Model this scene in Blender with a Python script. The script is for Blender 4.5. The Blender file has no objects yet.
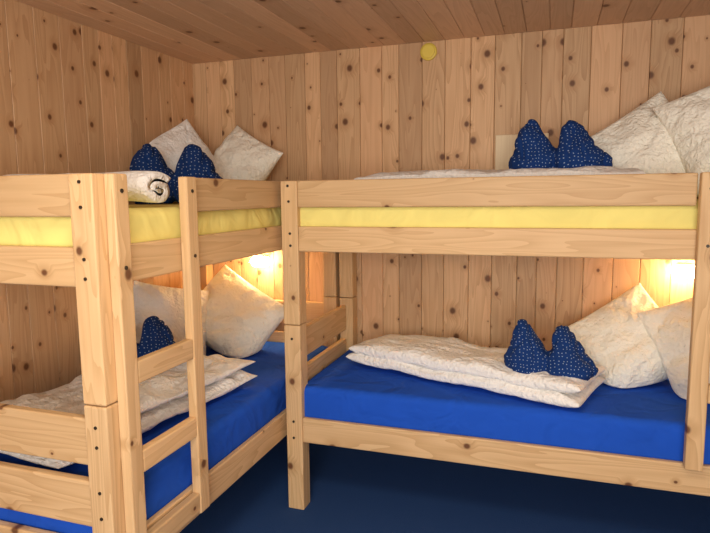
import bpy, bmesh, math, random
from mathutils import Vector, Matrix, noise, Euler
random.seed(7)
S=bpy.context.scene
COL=S.collection
try:
    S.view_settings.view_transform='Standard'
except Exception: pass

# ------------------------------------------------------------ materials
def nt(name):
    m=bpy.data.materials.new(name); m.use_nodes=True
    n=m.node_tree; b=n.nodes['Principled BSDF']
    return m,n,b
def N(n,t,**k):
    x=n.nodes.new(t)
    for a,v in k.items(): setattr(x,a,v)
    return x
def math_(n,op,a,b=None,c=None):
    x=N(n,'ShaderNodeMath',operation=op)
    for i,v in enumerate((a,b,c)):
        if v is None: continue
        if isinstance(v,(int,float)): x.inputs[i].default_value=v
        else: n.links.new(v,x.inputs[i])
    return x.outputs[0]
def mixc(n,f,a,b,bt='MIX'):
    x=N(n,'ShaderNodeMix',data_type='RGBA',blend_type=bt)
    for i,v in ((0,f),(6,a),(7,b)):
        if isinstance(v,(int,float)): x.inputs[i].default_value=v
        elif isinstance(v,tuple): x.inputs[i].default_value=(*v,1)
        else: n.links.new(v,x.inputs[i])
    return x.outputs[2]
def maprange(n,v,a,b,c,d,smooth=True):
    x=N(n,'ShaderNodeMapRange'); 
    if smooth: x.interpolation_type='SMOOTHSTEP'
    n.links.new(v,x.inputs[0])
    for i,q in zip((1,2,3,4),(a,b,c,d)): 
        if isinstance(q,(int,float)): x.inputs[i].default_value=q
        else: n.links.new(q,x.inputs[i])
    return x.outputs[0]

def wood(name,light,dark,tint,kn_scale=6.0,kn_size=.17,kn_bias=.45,grain=26,rough=.5,var=.35,gmix=.75):
    m,n,b=nt(name)
    at=N(n,'ShaderNodeAttribute',attribute_name='wc')
    geo=N(n,'ShaderNodeNewGeometry'); rnd=geo.outputs['Random Per Island']
    sep=N(n,'ShaderNodeSeparateXYZ'); n.links.new(at.outputs['Vector'],sep.inputs[0])
    ox=math_(n,'MULTIPLY',rnd,53.0); oy=math_(n,'MULTIPLY',rnd,91.0)
    X=math_(n,'ADD',sep.outputs[0],ox); Y=math_(n,'ADD',sep.outputs[1],oy)
    cv=N(n,'ShaderNodeCombineXYZ'); n.links.new(math_(n,'MULTIPLY',X,.85),cv.inputs[0]); n.links.new(Y,cv.inputs[1])
    vo=N(n,'ShaderNodeTexVoronoi',voronoi_dimensions='2D'); vo.inputs['Scale'].default_value=kn_scale
    n.links.new(cv.outputs[0],vo.inputs['Vector'])
    cs=N(n,'ShaderNodeSeparateColor'); n.links.new(vo.outputs['Color'],cs.inputs[0])
    rad=math_(n,'MAXIMUM',math_(n,'MULTIPLY',math_(n,'SUBTRACT',cs.outputs[0],kn_bias),kn_size),.0005)
    D=vo.outputs['Distance']
    knot=maprange(n,D,math_(n,'MULTIPLY',rad,.45),math_(n,'MULTIPLY',rad,1.15),1,0)
    halo=maprange(n,D,rad,math_(n,'MULTIPLY',rad,3.2),1,0)
    Yd=math_(n,'ADD',Y,math_(n,'MULTIPLY',halo,.02))
    g=N(n,'ShaderNodeCombineXYZ')
    n.links.new(math_(n,'MULTIPLY',X,1.0),g.inputs[0]); n.links.new(math_(n,'MULTIPLY',Yd,grain*.5),g.inputs[1]); n.links.new(math_(n,'MULTIPLY',sep.outputs[2],grain*.5),g.inputs[2])
    no=N(n,'ShaderNodeTexNoise'); no.inputs['Scale'].default_value=1.0; no.inputs['Detail'].default_value=1.5; no.inputs['Distortion'].default_value=.35
    n.links.new(g.outputs[0],no.inputs['Vector'])
    rings=math_(n,'FRACT',math_(n,'MULTIPLY',no.outputs['Fac'],11.0))
    rings=math_(n,'POWER',rings,1.6)
    g2=N(n,'ShaderNodeCombineXYZ')
    n.links.new(math_(n,'MULTIPLY',X,5),g2.inputs[0]); n.links.new(math_(n,'MULTIPLY',Yd,grain*6),g2.inputs[1]);n.links.new(math_(n,'MULTIPLY',sep.outputs[2],grain*6),g2.inputs[2])
    n2=N(n,'ShaderNodeTexNoise'); n2.inputs['Scale'].default_value=1; n2.inputs['Detail'].default_value=2
    n.links.new(g2.outputs[0],n2.inputs['Vector'])
    f=math_(n,'ADD',math_(n,'MULTIPLY',rings,.6),math_(n,'MULTIPLY',n2.outputs['Fac'],.45))
    c=mixc(n,math_(n,'MULTIPLY',f,gmix),light,dark)
    wn=N(n,'ShaderNodeTexWhiteNoise',noise_dimensions='1D'); n.links.new(rnd,wn.inputs['W'])
    c=mixc(n,math_(n,'MULTIPLY',wn.outputs['Value'],var),c,tint)
    hv=maprange(n,rnd,0,1,1-.5*var,1.08,False)
    hs=N(n,'ShaderNodeHueSaturation'); n.links.new(c,hs.inputs['Color']); n.links.new(hv,hs.inputs['Value'])
    c=hs.outputs[0]
    c=mixc(n,math_(n,'MULTIPLY',halo,.34),c,(dark[0]*.72,dark[1]*.60,dark[2]*.46))
    c=mixc(n,math_(n,'MULTIPLY',knot,.94),c,(.13,.048,.020))
    n.links.new(c,b.inputs['Base Color']); b.inputs['Roughness'].default_value=rough
    b.inputs['Specular IOR Level'].default_value=.3
    bp=N(n,'ShaderNodeBump'); bp.inputs['Strength'].default_value=.10; bp.inputs['Distance'].default_value=.002
    n.links.new(f,bp.inputs['Height']); n.links.new(bp.outputs[0],b.inputs['Normal'])
    return m
M_wall=wood('pine_wall',(.80,.535,.305),(.54,.31,.15),(.66,.385,.215),kn_scale=7.8,kn_size=.22,kn_bias=.27,var=.55,gmix=1.0)
M_ceil=wood('pine_ceiling',(.76,.52,.35),(.57,.355,.215),(.64,.40,.25),kn_scale=5.5,kn_size=.2,kn_bias=.40,var=.42)
M_bed=wood('pine_bed',(.79,.55,.30),(.55,.335,.155),(.71,.46,.225),kn_scale=5.5,kn_size=.17,kn_bias=.37,grain=24,var=.32,gmix=1.0)
M_panel=wood('pale_board',(.80,.66,.44),(.72,.56,.36),(.7,.5,.3),kn_bias=.95,var=.1)

def cloth(name,col,kind='plain',rough=.9):
    m,n,b=nt(name)
    tc=N(n,'ShaderNodeTexCoord')
    b.inputs['Roughness'].default_value=rough; b.inputs['Specular IOR Level'].default_value=.15
    bp=N(n,'ShaderNodeBump')
    if kind=='seersucker':
        no=N(n,'ShaderNodeTexNoise'); no.inputs['Scale'].default_value=55; no.inputs['Detail'].default_value=2; no.inputs['Distortion'].default_value=.3
        n.links.new(tc.outputs['Object'],no.inputs['Vector'])
        bp.inputs['Strength'].default_value=1.0; bp.inputs['Distance'].default_value=.012
        n.links.new(no.outputs['Fac'],bp.inputs['Height'])
        c=mixc(n,no.outputs['Fac'],tuple(x*.94 for x in col),col)
        n.links.new(c,b.inputs['Base Color'])
    elif kind=='dots':
        vo=N(n,'ShaderNodeTexVoronoi',voronoi_dimensions='2D'); vo.inputs['Scale'].default_value=60; vo.inputs['Randomness'].default_value=.5
        n.links.new(tc.outputs['UV'],vo.inputs['Vector'])
        k=maprange(n,vo.outputs['Distance'],.08,.15,1,0)
        c=mixc(n,k,col,(.36,.46,.64))
        n.links.new(c,b.inputs['Base Color'])
        no=N(n,'ShaderNodeTexNoise'); no.inputs['Scale'].default_value=16; no.inputs['Detail'].default_value=2
        n.links.new(tc.outputs['Object'],no.inputs['Vector'])
        bp.inputs['Strength'].default_value=.6; bp.inputs['Distance'].default_value=.014
        n.links.new(no.outputs['Fac'],bp.inputs['Height'])
    else:
        no=N(n,'ShaderNodeTexNoise'); no.inputs['Scale'].default_value=6; no.inputs['Detail'].default_value=2; no.inputs['Distortion'].default_value=1.2
        n.links.new(tc.outputs['Object'],no.inputs['Vector'])
        bp.inputs['Strength'].default_value=.8; bp.inputs['Distance'].default_value=.02
        n.links.new(no.outputs['Fac'],bp.inputs['Height'])
        c=mixc(n,no.outputs['Fac'],tuple(x*.88 for x in col),tuple(min(1,x*1.1) for x in col))
        n.links.new(c,b.inputs['Base Color'])
    n.links.new(bp.outputs[0],b.inputs['Normal'])
    return m
M_blue=cloth('sheet_blue',(.014,.090,.56))
M_yel=cloth('sheet_yellow',(.86,.76,.25))
M_white=cloth('bedding_white',(.93,.92,.89),'seersucker')
M_cream=cloth('pillow_cream',(.94,.91,.80),'seersucker')
M_navy=cloth('cushion_navy',(.008,.036,.16),'dots')
def simple(name,col,rough=.5,metal=0,em=None,es=0):
    m,n,b=nt(name); 
    no=N(n,'ShaderNodeTexNoise'); no.inputs['Scale'].default_value=30
    c=mixc(n,no.outputs['Fac'],tuple(x*.92 for x in col),col); n.links.new(c,b.inputs['Base Color'])
    b.inputs['Roughness'].default_value=rough; b.inputs['Metallic'].default_value=metal
    if em: b.inputs['Emission Color'].default_value=(*em,1); b.inputs['Emission Strength'].default_value=es
    return m
M_bolt=simple('bolt_dark',(.05,.04,.03),.4,.6)
M_cap=simple('yellow_plastic',(.80,.62,.10),.4)
M_lampbase=simple('lamp_base',(.75,.72,.66),.4)
M_glow=simple('lamp_glass',(1,.9,.7),.4,0,(1,.66,.32),100)
# carpet
M_carpet,n,b=nt('carpet_blue')
tc=N(n,'ShaderNodeTexCoord')
no=N(n,'ShaderNodeTexNoise'); no.inputs['Scale'].default_value=220; no.inputs['Detail'].default_value=3; n.links.new(tc.outputs['Object'],no.inputs['Vector'])
c=mixc(n,no.outputs['Fac'],(.015,.045,.15),(.036,.092,.27))
n.links.new(c,b.inputs['Base Color']); b.inputs['Roughness'].default_value=1; b.inputs['Specular IOR Level'].default_value=.1
bp=N(n,'ShaderNodeBump'); bp.inputs['Strength'].default_value=.6; bp.inputs['Distance'].default_value=.004; n.links.new(no.outputs['Fac'],bp.inputs['Height']); n.links.new(bp.outputs[0],b.inputs['Normal'])

# ------------------------------------------------------------ mesh builders
class Part:
    def __init__(s): s.v=[];s.f=[];s.w=[]
    def box(s,x0,x1,y0,y1,z0,z1,grain,bev=.003,seg=2):
        lo=[min(x0,x1),min(y0,y1),min(z0,z1)]; hi=[max(x0,x1),max(y0,y1),max(z0,z1)]
        bm=bmesh.new(); r=bmesh.ops.create_cube(bm,size=1)
        for v in bm.verts:
            for i in range(3): v.co[i]=lo[i]+(v.co[i]+.5)*(hi[i]-lo[i])
        bmesh.ops.bevel(bm,geom=bm.edges[:],offset=bev,segments=seg,affect='EDGES',profile=.5)
        g='xyz'.index(grain); oth=[i for i in range(3) if i!=g]
        oth.sort(key=lambda i:-(hi[i]-lo[i]))
        o=random.uniform(0,9),random.uniform(0,9)
        k=len(s.v); bm.verts.index_update()
        for v in bm.verts:
            s.v.append(v.co.copy()); s.w.append((v.co[g]+o[0],v.co[oth[0]]-lo[oth[0]]+o[1],v.co[oth[1]]-lo[oth[1]]))
        for f in bm.faces: s.f.append([k+v.index for v in f.verts])
        bm.free(); return s
    def cyl(s,c,axis,r,h,seg=20,bev=0):
        a='xyz'.index(axis); b_,c_=[(1,2),(2,0),(0,1)][a]
        k=len(s.v)
        rings=[(-h/2,r*.0001),(-h/2,r-bev),(-h/2+bev,r),(h/2-bev,r),(h/2,r-bev),(h/2,r*.0001)] if bev else [(-h/2,r*.0001),(-h/2,r),(h/2,r),(h/2,r*.0001)]
        for t,rr in rings:
            for i in range(seg):
                q=[0,0,0];q[a]=c[a]+t;q[b_]=c[b_]+rr*math.cos(2*math.pi*i/seg);q[c_]=c[c_]+rr*math.sin(2*math.pi*i/seg)
                s.v.append(Vector(q)); s.w.append(tuple(q))
        for j in range(len(rings)-1):
            for i in range(seg):
                i2=(i+1)%seg; s.f.append([k+j*seg+i,k+j*seg+i2,k+(j+1)*seg+i2,k+(j+1)*seg+i])
        return s
    def make(s,name,mat,parent=None,smooth=False):
        me=bpy.data.meshes.new(name); me.from_pydata([tuple(v) for v in s.v],[],s.f)
        at=me.attributes.new('wc','FLOAT_VECTOR','POINT')
        at.data.foreach_set('vector',[c for w in s.w for c in w])
        me.materials.append(mat)
        if smooth:
            for p in me.polygons: p.use_smooth=True
        o=bpy.data.objects.new(name,me); COL.objects.link(o)
        if parent: o.parent=parent
        return o
def empty(name):
    o=bpy.data.objects.new(name,None); COL.objects.link(o); return o

# ------------------------------------------------------------ room
XL,XR,YB,YF,ZC=-2.166,1.0,3.281,-1.4,2.327
def boards(fn,a,b,wmin,wmax,P):
    t=a
    while t<b:
        w=random.uniform(wmin,wmax); e=min(t+w,b)
        if b-e<.04: e=b
        fn(P,t+.0008,e-.0008); t=e
P=Part(); boards(lambda P,a,b:P.box(a,b,YB,YB+.02,0,ZC+.02,'z',.0026,1),XL-.02,XR+.02,.095,.15,P); P.box(XL-.02,XR+.02,YB+.019,YB+.05,0,ZC+.02,'z',.001,1); P.make('wall_back',M_wall)
P=Part(); boards(lambda P,a,b:P.box(XL-.02,XL,a,b,0,ZC+.02,'z',.0022,1),YF,YB,.095,.15,P); P.box(XL-.05,XL-.019,YF,YB,0,ZC+.02,'z',.001,1); P.make('wall_left',M_wall)
P=Part(); boards(lambda P,a,b:P.box(XR,XR+.02,a,b,0,ZC+.02,'z',.0026,1),YF,YB,.095,.15,P); P.box(XR+.019,XR+.05,YF,YB,0,ZC+.02,'z',.001,1); P.make('wall_right',M_wall)
P=Part(); boards(lambda P,a,b:P.box(a,b,YF,YB,ZC,ZC+.02,'y',.0030,1),XL,XR,.10,.13,P); P.box(XL,XR,YF,YB,ZC+.019,ZC+.05,'y',.001,1); P.make('ceiling',M_ceil)
P=Part(); P.box(XL-.02,XR+.02,YF,YB+.02,-.05,0,'x',.001); P.make('floor',M_carpet)

# ------------------------------------------------------------ beds
PW=.082
ZP=1.568; JN=.905
LV=dict(low=(.34,.46),up=(1.248,1.362),gd=(1.448,1.568))
ENDL=[(.715,.86),(.52,.665)]
def post(P,x0,y0):
    x1=x0+PW;y1=y0+PW
    P.box(x0,x1,y0,y1,0,JN-.0015,'z',.006,3); P.box(x0,x1,y0,y1,JN+.0015,ZP,'z',.006,3)
# right bed : x -1.173..0.96 , y 2.431..3.27
XP,XE,YR,YE=-1.173,.962,2.431,3.27
bed=empty('bunk_bed')
P=Part()
for x in (XP,XE-PW):
    for y in (YR,YE-PW): post(P,x,y)
P.make('posts',M_bed,bed)
P=Part(); T=.03
P.box(XP+PW,XE-PW,YR+.004,YR+T,*LV['low'],'x',.006,3)
P.box(XP+PW,XE-PW,YR+.004,YR+T,*LV['up'],'x',.006,3)
P.box(XP+PW,.498,YR+.004,YR+T,*LV['gd'],'x',.006,3)
P.box(XP+PW,XE-PW,YE-T,YE-.004,*LV['low'],'x',.006,3)
P.box(XP+PW,XE-PW,YE-T,YE-.004,*LV['up'],'x',.006,3)
P.box(XP+PW,XE-PW,YE-T,YE-.004,*LV['gd'],'x',.006,3)
P.make('side_rails',M_bed,bed)
P=Part()
for (xa,xb) in ((XP+.012,XP+.042),(XE-.042,XE-.012)):
    for z in [LV['low'],LV['up'],LV['gd']]+ENDL:
        P.box(xa,xb,YR+PW,YE-PW,*z,'y',.006,3)
P.make('end_boards',M_bed,bed)
P=Part()
for z in (.40,1.285):
    for i in range(14):
        x=XP+.12+i*.143; P.box(x,x+.07,YR+.033,YE-.033,z,z+.018,'y',.002,1)
P.make('slats',M_bed,bed)
P=Part()
for x in (.50,.878): P.box(x,x+.062,YR-.043,YR-.001,.455,ZP,'z',.006,3)
for z in (.72,1.0,): P.box(.562,.878,YR-.040,YR-.003,z,z+.07,'x',.005,2)
P.make('ladder',M_bed,bed)
P=Part()
for z in (1.545,1.475,1.33,1.275,.84,.44,.36):
    P.cyl((XP+PW/2+random.uniform(-.004,.004),YR-.001,z),'y',.006,.004)
for x,z in ((.531,1.51),(.531,1.305),): P.cyl((x,YR-.044,z),'y',.006,.004)
P.make('bolts',M_bolt,bed)

# left bed: x -2.15..-1.194 , y 1.301..3.27
XW,XF,YN=-2.150,-1.194,1.301
bedL=empty('bunk_bed')
P=Part()
for x in (XW,XF-PW):
    for y in (YN,YE-PW): post(P,x,y)
P.make('posts',M_bed,bedL)
P=Part()
P.box(XF-T,XF-.004,YN+PW,YE-PW,*LV['low'],'y',.006,3)
P.box(XF-T,XF-.004,YN+PW,YE-PW,*LV['up'],'y',.006,3)
P.box(XF-T,XF-.004,1.750,YE-PW,*LV['gd'],'y',.006,3)
for k in ('low','up','gd'): P.box(XW+.004,XW+T,YN+PW,YE-PW,*LV[k],'y',.006,3)
P.make('side_rails',M_bed,bedL)
P=Part()
for (ya,yb) in ((YN+.008,YN+.038),(YE-.038,YE-.008)):
    for z in [LV['low'],LV['up'],LV['gd']]+ENDL:
        P.box(XW+PW,XF-PW,ya,yb,*z,'x',.006,3)
P.make('end_boards',M_bed,bedL)
P=Part()
for z in (.40,1.285):
    for i in range(13):
        y=YN+.1+i*.143; P.box(XW+.033,XF-.033,y,y+.07,z,z+.018,'x',.002,1)
P.make('slats',M_bed,bedL)
P=Part()
for y in (1.345,1.690): P.box(XF+.001,XF+.036,y,y+.060,.375,ZP,'z',.006,3)
for z in (.385,.665,.945): P.box(XF+.003,XF+.034,1.405,1.690,z,z+.07,'y',.005,2)
P.make('ladder',M_bed,bedL)
P=Part()
for z in (1.545,1.475,1.33,1.275,.84,.78,.64,.56): P.cyl((XF-PW/2,YN-.001,z),'y',.005,.004)
for z in (1.52,1.30): 
    for y in (1.375,1.720): P.cyl((XF+.037,y,z),'x',.006,.004)
P.make('bolts',M_bolt,bedL)

# ------------------------------------------------------------ mattresses
def mattress(x0,x1,y0,y1,z0,z1,mat):
    bm=bmesh.new(); bmesh.ops.create_cube(bm,size=1)
    for v in bm.verts: v.co=Vector((x0+(v.co.x+.5)*(x1-x0),y0+(v.co.y+.5)*(y1-y0),z0+(v.co.z+.5)*(z1-z0)))
    bmesh.ops.bevel(bm,geom=bm.edges[:],offset=.035,segments=5,affect='EDGES',profile=.5)
    me=bpy.data.meshes.new('mattress'); bm.to_mesh(me); bm.free(); me.materials.append(mat)
    for p in me.polygons: p.use_smooth=True
    o=bpy.data.objects.new('mattress',me); COL.objects.link(o); return o
mattress(XP+.046,XE-.046,YR+.034,YE-.034,.42,.605,M_blue)
mattress(XP+.046,XE-.046,YR+.034,YE-.034,1.305,1.465,M_yel)
mattress(XW+.034,XF-.034,YN+.042,YE-.042,.42,.605,M_blue)
mattress(XW+.034,XF-.034,YN+.042,YE-.042,1.305,1.465,M_yel)

# ------------------------------------------------------------ soft things
def soft(name,W,H,T,mat,M,base=None,seed=0,c=.06,p=2.6,q=.5,wr=.02,wf=7,bottom=.35,N_=64,parent=None,lim=None):
    vs=[];uv=[];fs=[]
    sd=Vector((seed*3.1,seed*1.7,seed*2.3))
    def idx(s,i,j): return s*(N_+1)**2+i*(N_+1)+j
    for s in (0,1):
        sg=-1 if s==0 else 1
        for i in range(N_+1):
            for j in range(N_+1):
                u=math.sin((i/N_*2-1)*math.pi/2); v=math.sin((j/N_*2-1)*math.pi/2)
                x=W/2*u*(1-c*(1-v*v)*u*u); z=H/2*v*(1-c*(1-u*u)*v*v)
                e=max(0,(1-abs(u)**p)*(1-abs(v)**p))
                t=T/2*e**q*(1+bottom*(-v))
                nn=noise.noise(Vector((x*wf,z*wf,sg*.7))+sd)+.5*noise.noise(Vector((x*wf*2.3,z*wf*2.3,sg*1.7))+sd)
                rn=noise.noise(Vector((math.cos(math.atan2(z,x))*3,math.sin(math.atan2(z,x))*3,sg+seed)))
                rr=(1-min(1,abs(rn)*5))*.5
                t+=wr*(nn-rr*min(1,math.hypot(u,v)))*min(1,e*3)
                rg=1-abs(noise.noise(Vector((x*5.5,z*9,sg*2.7))+sd*1.3))*4
                t-=wr*.45*max(0,rg)*min(1,e*3)
                y=sg*t
                y+=.014*noise.noise(Vector((x*4,z*4,5))+sd)
                vs.append(Vector((x,y,z))); uv.append((x+seed,z))
        for i in range(N_):
            for j in range(N_):
                f=[idx(s,i,j),idx(s,i+1,j),idx(s,i+1,j+1),idx(s,i,j+1)]
                fs.append(f if s==0 else f[::-1])
    out=[]
    for v in vs:
        w=M@v
        if base is not None:
            k=.035
            if w.z<base+k: w.z=base+.002+(k-.002)*math.exp((w.z-base-k)/k)
        if lim:
            for ax,val,sgn in lim:
                k=.03; d=(val-w[ax])*sgn
                if d<k: w[ax]=val-sgn*k*math.exp((d-k)/k)
        out.append(w)
    cen=sum(out,Vector())/len(out)
    me=bpy.data.meshes.new(name); me.from_pydata([tuple(w-cen) for w in out],[],fs)
    ul=me.uv_layers.new(name='UVMap')
    for l in me.loops: ul.data[l.index].uv=uv[l.vertex_index]
    bm=bmesh.new(); bm.from_mesh(me); bmesh.ops.remove_doubles(bm,verts=bm.verts[:],dist=.0004)
    bmesh.ops.recalc_face_normals(bm,faces=bm.faces[:]); bm.to_mesh(me); bm.free()
    me.materials.append(mat)
    for pl in me.polygons: pl.use_smooth=True
    o=bpy.data.objects.new(name,me); o.location=cen; COL.objects.link(o)
    if parent: o.parent=parent
    return o
def TM(loc,yaw=0,lean=0,roll=0):
    return Matrix.Translation(loc)@Matrix.Rotation(math.radians(yaw),4,'Z')@Matrix.Rotation(math.radians(-lean),4,'X')@Matrix.Rotation(math.radians(roll),4,'Y')
# right bed upper pillows
soft('pillow',.48,.48,.27,M_cream,TM((.40,3.02,1.655),yaw=0,lean=20,roll=-34),base=1.468,seed=1,wr=.022,lim=[(1,3.225,1)])
soft('pillow',.50,.54,.26,M_cream,TM((.73,2.86,1.73),yaw=-14,lean=16,roll=-24),base=1.468,seed=2,wr=.022,lim=[(1,3.225,1),(0,.91,1)])
# right bed lower pillows
soft('pillow',.48,.46,.25,M_cream,TM((.36,3.02,.77),yaw=0,lean=28,roll=-36),base=.608,seed=3,wr=.022,lim=[(1,3.225,1)])
soft('pillow',.50,.50,.24,M_cream,TM((.70,2.86,.83),yaw=-14,lean=20,roll=-26),base=.608,seed=4,wr=.022,lim=[(1,3.225,1),(0,.91,1)])
# left bed upper pillows
soft('pillow',.38,.46,.22,M_cream,TM((-1.75,3.06,1.65),yaw=0,lean=22,roll=30),base=1.468,seed=5,wr=.022,lim=[(1,3.22,1)])
soft('pillow',.42,.46,.22,M_white,TM((-2.00,2.88,1.66),yaw=50,lean=16,roll=-30),base=1.468,seed=6,wr=.022,lim=[(1,3.22,1),(0,-2.11,-1)])
# left bed lower pillows
soft('pillow',.58,.46,.25,M_cream,TM((-1.76,2.97,.80),yaw=0,lean=32,roll=28),base=.608,seed=7,wr=.022,lim=[(1,3.22,1)])
soft('pillow',.46,.46,.20,M_white,TM((-1.98,2.66,.80),yaw=60,lean=18,roll=14),base=.608,seed=8,wr=.022,lim=[(0,-2.11,-1)])
# navy cushions : folded cushion pinched in the middle, two plump ears (one blended surface)
def cushion(loc,yaw,seed,base,s=1,lean=8,flip=1):
    bm=bmesh.new()
    def blob(c,r):
        k=bmesh.ops.create_icosphere(bm,subdivisions=3,radius=1)
        for v in k['verts']: v.co=Vector((c[0]+v.co.x*r[0],c[1]+v.co.y*r[1],c[2]+v.co.z*r[2]))
    def ear(b0,mid,tip,r0,n=22,ex=.50,r1=.014):
        for i in range(n+1):
            t=i/n
            p=(1-t)**2*Vector(b0)+2*t*(1-t)*Vector(mid)+t*t*Vector(tip)
            r=r0*(1-t)**ex+r1
            blob(p,(r,r*1.02,r))
    ear((-.088,0,.060),(-.110,0,.13),(-.118,.01,.220),.084)
    ear((.078,0,.060),(.080,0,.13),(.050,.01,.212),.084)
    blob((-.095,0,.060),(.108,.098,.060)); blob((.095,0,.060),(.108,.098,.060)); blob((0,0,.070),(.10,.080,.065))
    ear((.10,0,.060),(.15,0,.055),(.205,0,.045),.062,12,.6)
    ear((-.10,0,.060),(-.15,0,.055),(-.180,0,.045),.062,12,.6)
    me=bpy.data.meshes.new('tmp'); bm.to_mesh(me); bm.free()
    o=bpy.data.objects.new('cushion',me); COL.objects.link(o)
    m=o.modifiers.new('r','REMESH'); m.mode='VOXEL'; m.voxel_size=.0065
    m=o.modifiers.new('s','SMOOTH'); m.factor=.6; m.iterations=8
    bpy.context.view_layer.update()
    dg=bpy.context.evaluated_depsgraph_get(); m2=bpy.data.meshes.new_from_object(o.evaluated_get(dg))
    o.modifiers.clear(); o.data=m2
    sd=Vector((seed*3.1,seed*1.3,seed*.7))
    nrm=[v.normal.copy() for v in m2.vertices]
    uvs=[]
    for v,nn in zip(m2.vertices,nrm):
        c=v.co.copy(); uvs.append(((c.x+c.y*.35)*1.0+seed,c.z+c.y*.35))
        d=.012*noise.noise(c*12+sd)
        rg=max(0,1-abs(noise.noise(Vector((c.x*16,c.y*9,c.z*6))+sd))*6); d-=.009*rg
        d-=.018*math.exp(-((c.x+.006)/.012)**2)*(1 if c.z>.03 else .3)
        d-=.008*max(0,1-abs(noise.noise(Vector((math.atan2(c.z-.05,c.x)*2.2,c.y*3,seed))))*7)*min(1,abs(c.x)*8)
        c=c+nn*d
        v.co=Vector((c.x*s*flip,c.y*s*.95,max(.001,c.z*s)))
    M=Matrix.Translation((loc[0],loc[1],base))@Matrix.Rotation(math.radians(yaw),4,'Z')
    for v in m2.vertices:
        z=v.co.z; v.co=M@Vector((v.co.x,v.co.y+z*math.tan(math.radians(lean)),z))
    cen=Vector((loc[0],loc[1],base+.1*s))
    for v in m2.vertices: v.co-=cen
    ul=m2.uv_layers.new(name='UVMap')
    for l in m2.loops: ul.data[l.index].uv=uvs[l.vertex_index]
    if flip<0: m2.flip_normals()
    m2.materials.clear(); m2.materials.append(M_navy)
    for p in m2.polygons: p.use_smooth=True; p.material_index=0
    o.location=cen; m2.name='cushion'
def duvet(loc,yaw,L,Wd,T,base,seed,n=2,p=8,q=.4,wr=.013,ov=.92):
    e=empty('duvet')
    for k in range(n):
        t=T/n*1.15
        M=Matrix.Translation((loc[0],loc[1],base+t/2+k*T/n*ov))@Matrix.Rotation(math.radians(yaw),4,'Z')@Matrix.Translation((.006*k,.004*k,0))@Matrix.Rotation(math.radians(-90),4,'X')
        soft('layer_%d'%(k+1),L-.012*k,Wd-.008*k,t,M_white,M,base=base if k==0 else None,seed=seed+k,c=.010,p=p,q=q,wr=wr,wf=6,bottom=0,N_=84,parent=e)
duvet((-.38,2.82,0),-19,1.20,.39,.150,.607,20,p=7,q=.42,wr=.013,ov=.72)
duvet((-.28,2.93,0),-3,1.30,.46,.145,1.467,23)
duvet((-1.65,1.93,0),82,1.06,.54,.145,.607,26,p=5,q=.5,wr=.026)
# rolled duvet across the upper left mattress
def rolled(x0,x1,yc,zb,ry,rz,seed):
    e=empty('rolled_duvet')
    turns=1.9; n=120; L=46; th=.034
    path=[]
    for i in range(n+1):
        a=i/n; path.append((a*turns*2*math.pi,.24+.76*a))
    V=[];Fc=[]
    def pos(ang,k,off,l):
        xx=x0+(x1-x0)*(l/L)
        nz=noise.noise(Vector((xx*6,math.cos(ang)*1.1,math.sin(ang)*1.1+seed)))*.011
        edge=min(l,L-l)/3.0; r=1-.08*max(0,1-edge)**2
        yy=yc+math.cos(-ang)*(ry*k*r+off+nz)+.012*math.sin(xx*5)
        zz=zb+rz+math.sin(-ang)*(rz*k*r+off+nz)
        return (xx,yy,max(zb+.002,zz))
    for (ang,k) in path:
        for l in range(L+1): V.append(pos(ang,k,0,l))
    for (ang,k) in path:
        for l in range(L+1): V.append(pos(ang,k,-th*.96,l))
    W_=L+1; O=(n+1)*W_
    for i in range(n):
        for l in range(L):
            Fc.append([i*W_+l,i*W_+l+1,(i+1)*W_+l+1,(i+1)*W_+l]); Fc.append([O+i*W_+l,O+(i+1)*W_+l,O+(i+1)*W_+l+1,O+i*W_+l+1])
        for l in (0,L): Fc.append([i*W_+l,(i+1)*W_+l,O+(i+1)*W_+l,O+i*W_+l])
    for i in (0,n):
        for l in range(L): Fc.append([i*W_+l,O+i*W_+l,O+i*W_+l+1,i*W_+l+1])
    me=bpy.data.meshes.new('roll'); me.from_pydata(V,[],Fc); me.materials.append(M_white)
    bm=bmesh.new(); bm.from_mesh(me); bmesh.ops.recalc_face_normals(bm,faces=bm.faces[:]); bm.to_mesh(me); bm.free()
    for pl in me.polygons: pl.use_smooth=True
    o=bpy.data.objects.new('roll',me); COL.objects.link(o); o.parent=e
rolled(-1.98,-1.29,1.72,1.466,.095,.064,3)
cushion((.0,2.62,0),-6,11,.702,.97)
cushion((.01,2.84,0),-4,12,1.580,1.05)
cushion((-1.74,2.12,0),28,13,.728,1.0)
cushion((-1.82,2.56,0),16,15,1.467,1.30)

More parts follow.
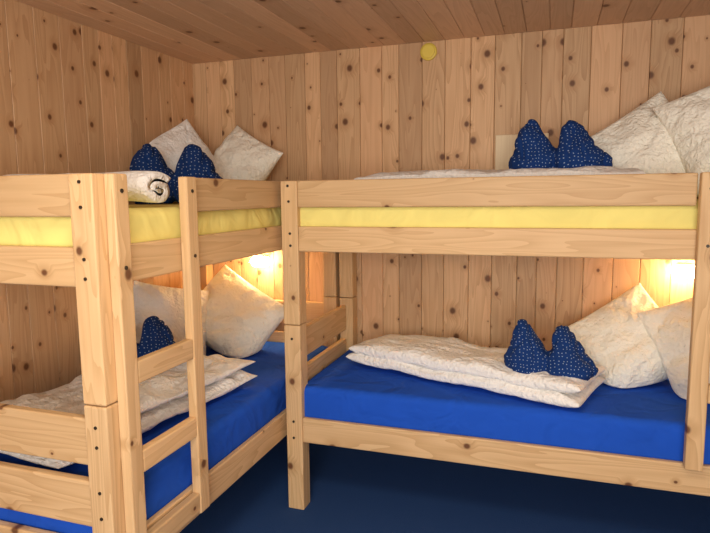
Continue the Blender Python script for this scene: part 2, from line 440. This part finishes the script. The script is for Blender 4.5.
# ------------------------------------------------------------ wall things
P=Part(); P.box(-.30,-.03,YB-.022,YB-.001,1.40,1.81,'z',.004,2); P.make('wall_panel',M_panel)
e=empty('junction_box_cover')
P=Part(); P.cyl((-.666,YB-.008,2.272),'y',.046,.014,40,.004); P.make('cap',M_cap,e,True)
P=Part(); P.cyl((-.666,YB-.018,2.272),'y',.036,.006,40,.002); P.make('lid',M_cap,e)
def wall_lamp(x,z):
    e=empty('reading_lamp')
    P=Part(); P.box(x-.035,x+.035,YB-.030,YB-.001,z-.03,z+.03,'x',.006,3); P.make('base',M_lampbase,e)
    P=Part(); P.cyl((x,YB-.062,z),'x',.032,.14,40,.026); P.make('glass',M_glow,e,True)
wall_lamp(-1.70,1.10); wall_lamp(.63,1.11)

# ------------------------------------------------------------ light
w=bpy.data.worlds.new('w'); S.world=w; w.use_nodes=True
w.node_tree.nodes['Background'].inputs[0].default_value=(1,.96,.90,1); w.node_tree.nodes['Background'].inputs[1].default_value=1.0
def area(name,loc,tgt,sx,sy,p,col):
    l=bpy.data.lights.new(name,'AREA'); l.shape='RECTANGLE'; l.size=sx;l.size_y=sy;l.energy=p;l.color=col
    o=bpy.data.objects.new(name,l); o.location=loc; o.rotation_euler=(Vector(tgt)-Vector(loc)).to_track_quat('-Z','Y').to_euler(); COL.objects.link(o); return o
area('window_light',(.2,-1.3,1.5),(-.6,3,1.5),1.6,1.3,72,(1,.96,.90))
area('overhead_fill',(-.4,.7,2.25),(-.4,.7,0),.5,.5,18,(1,.90,.74))  # added overhead fill to brighten the room, no known ceiling lamp

# ------------------------------------------------------------ camera
yaw,pi_,ro,f=.325,.121,.011,586.2
Fh=Vector((-math.sin(yaw),math.cos(yaw),0)); R=Vector((math.cos(yaw),math.sin(yaw),0)); Z=Vector((0,0,1))
F=Fh*math.cos(pi_)-Z*math.sin(pi_); U=Fh*math.sin(pi_)+Z*math.cos(pi_)
c,s=math.cos(ro),math.sin(ro)
R2=R*c-U*s; U2=R*s+U*c
cd=bpy.data.cameras.new('camera'); cd.sensor_width=36; cd.lens=f/710*36; cd.clip_start=.05
co=bpy.data.objects.new('camera',cd); COL.objects.link(co)
mm=Matrix(((R2.x,U2.x,-F.x,0),(R2.y,U2.y,-F.y,0),(R2.z,U2.z,-F.z,1.5),(0,0,0,1)))
co.matrix_world=mm
S.camera=co
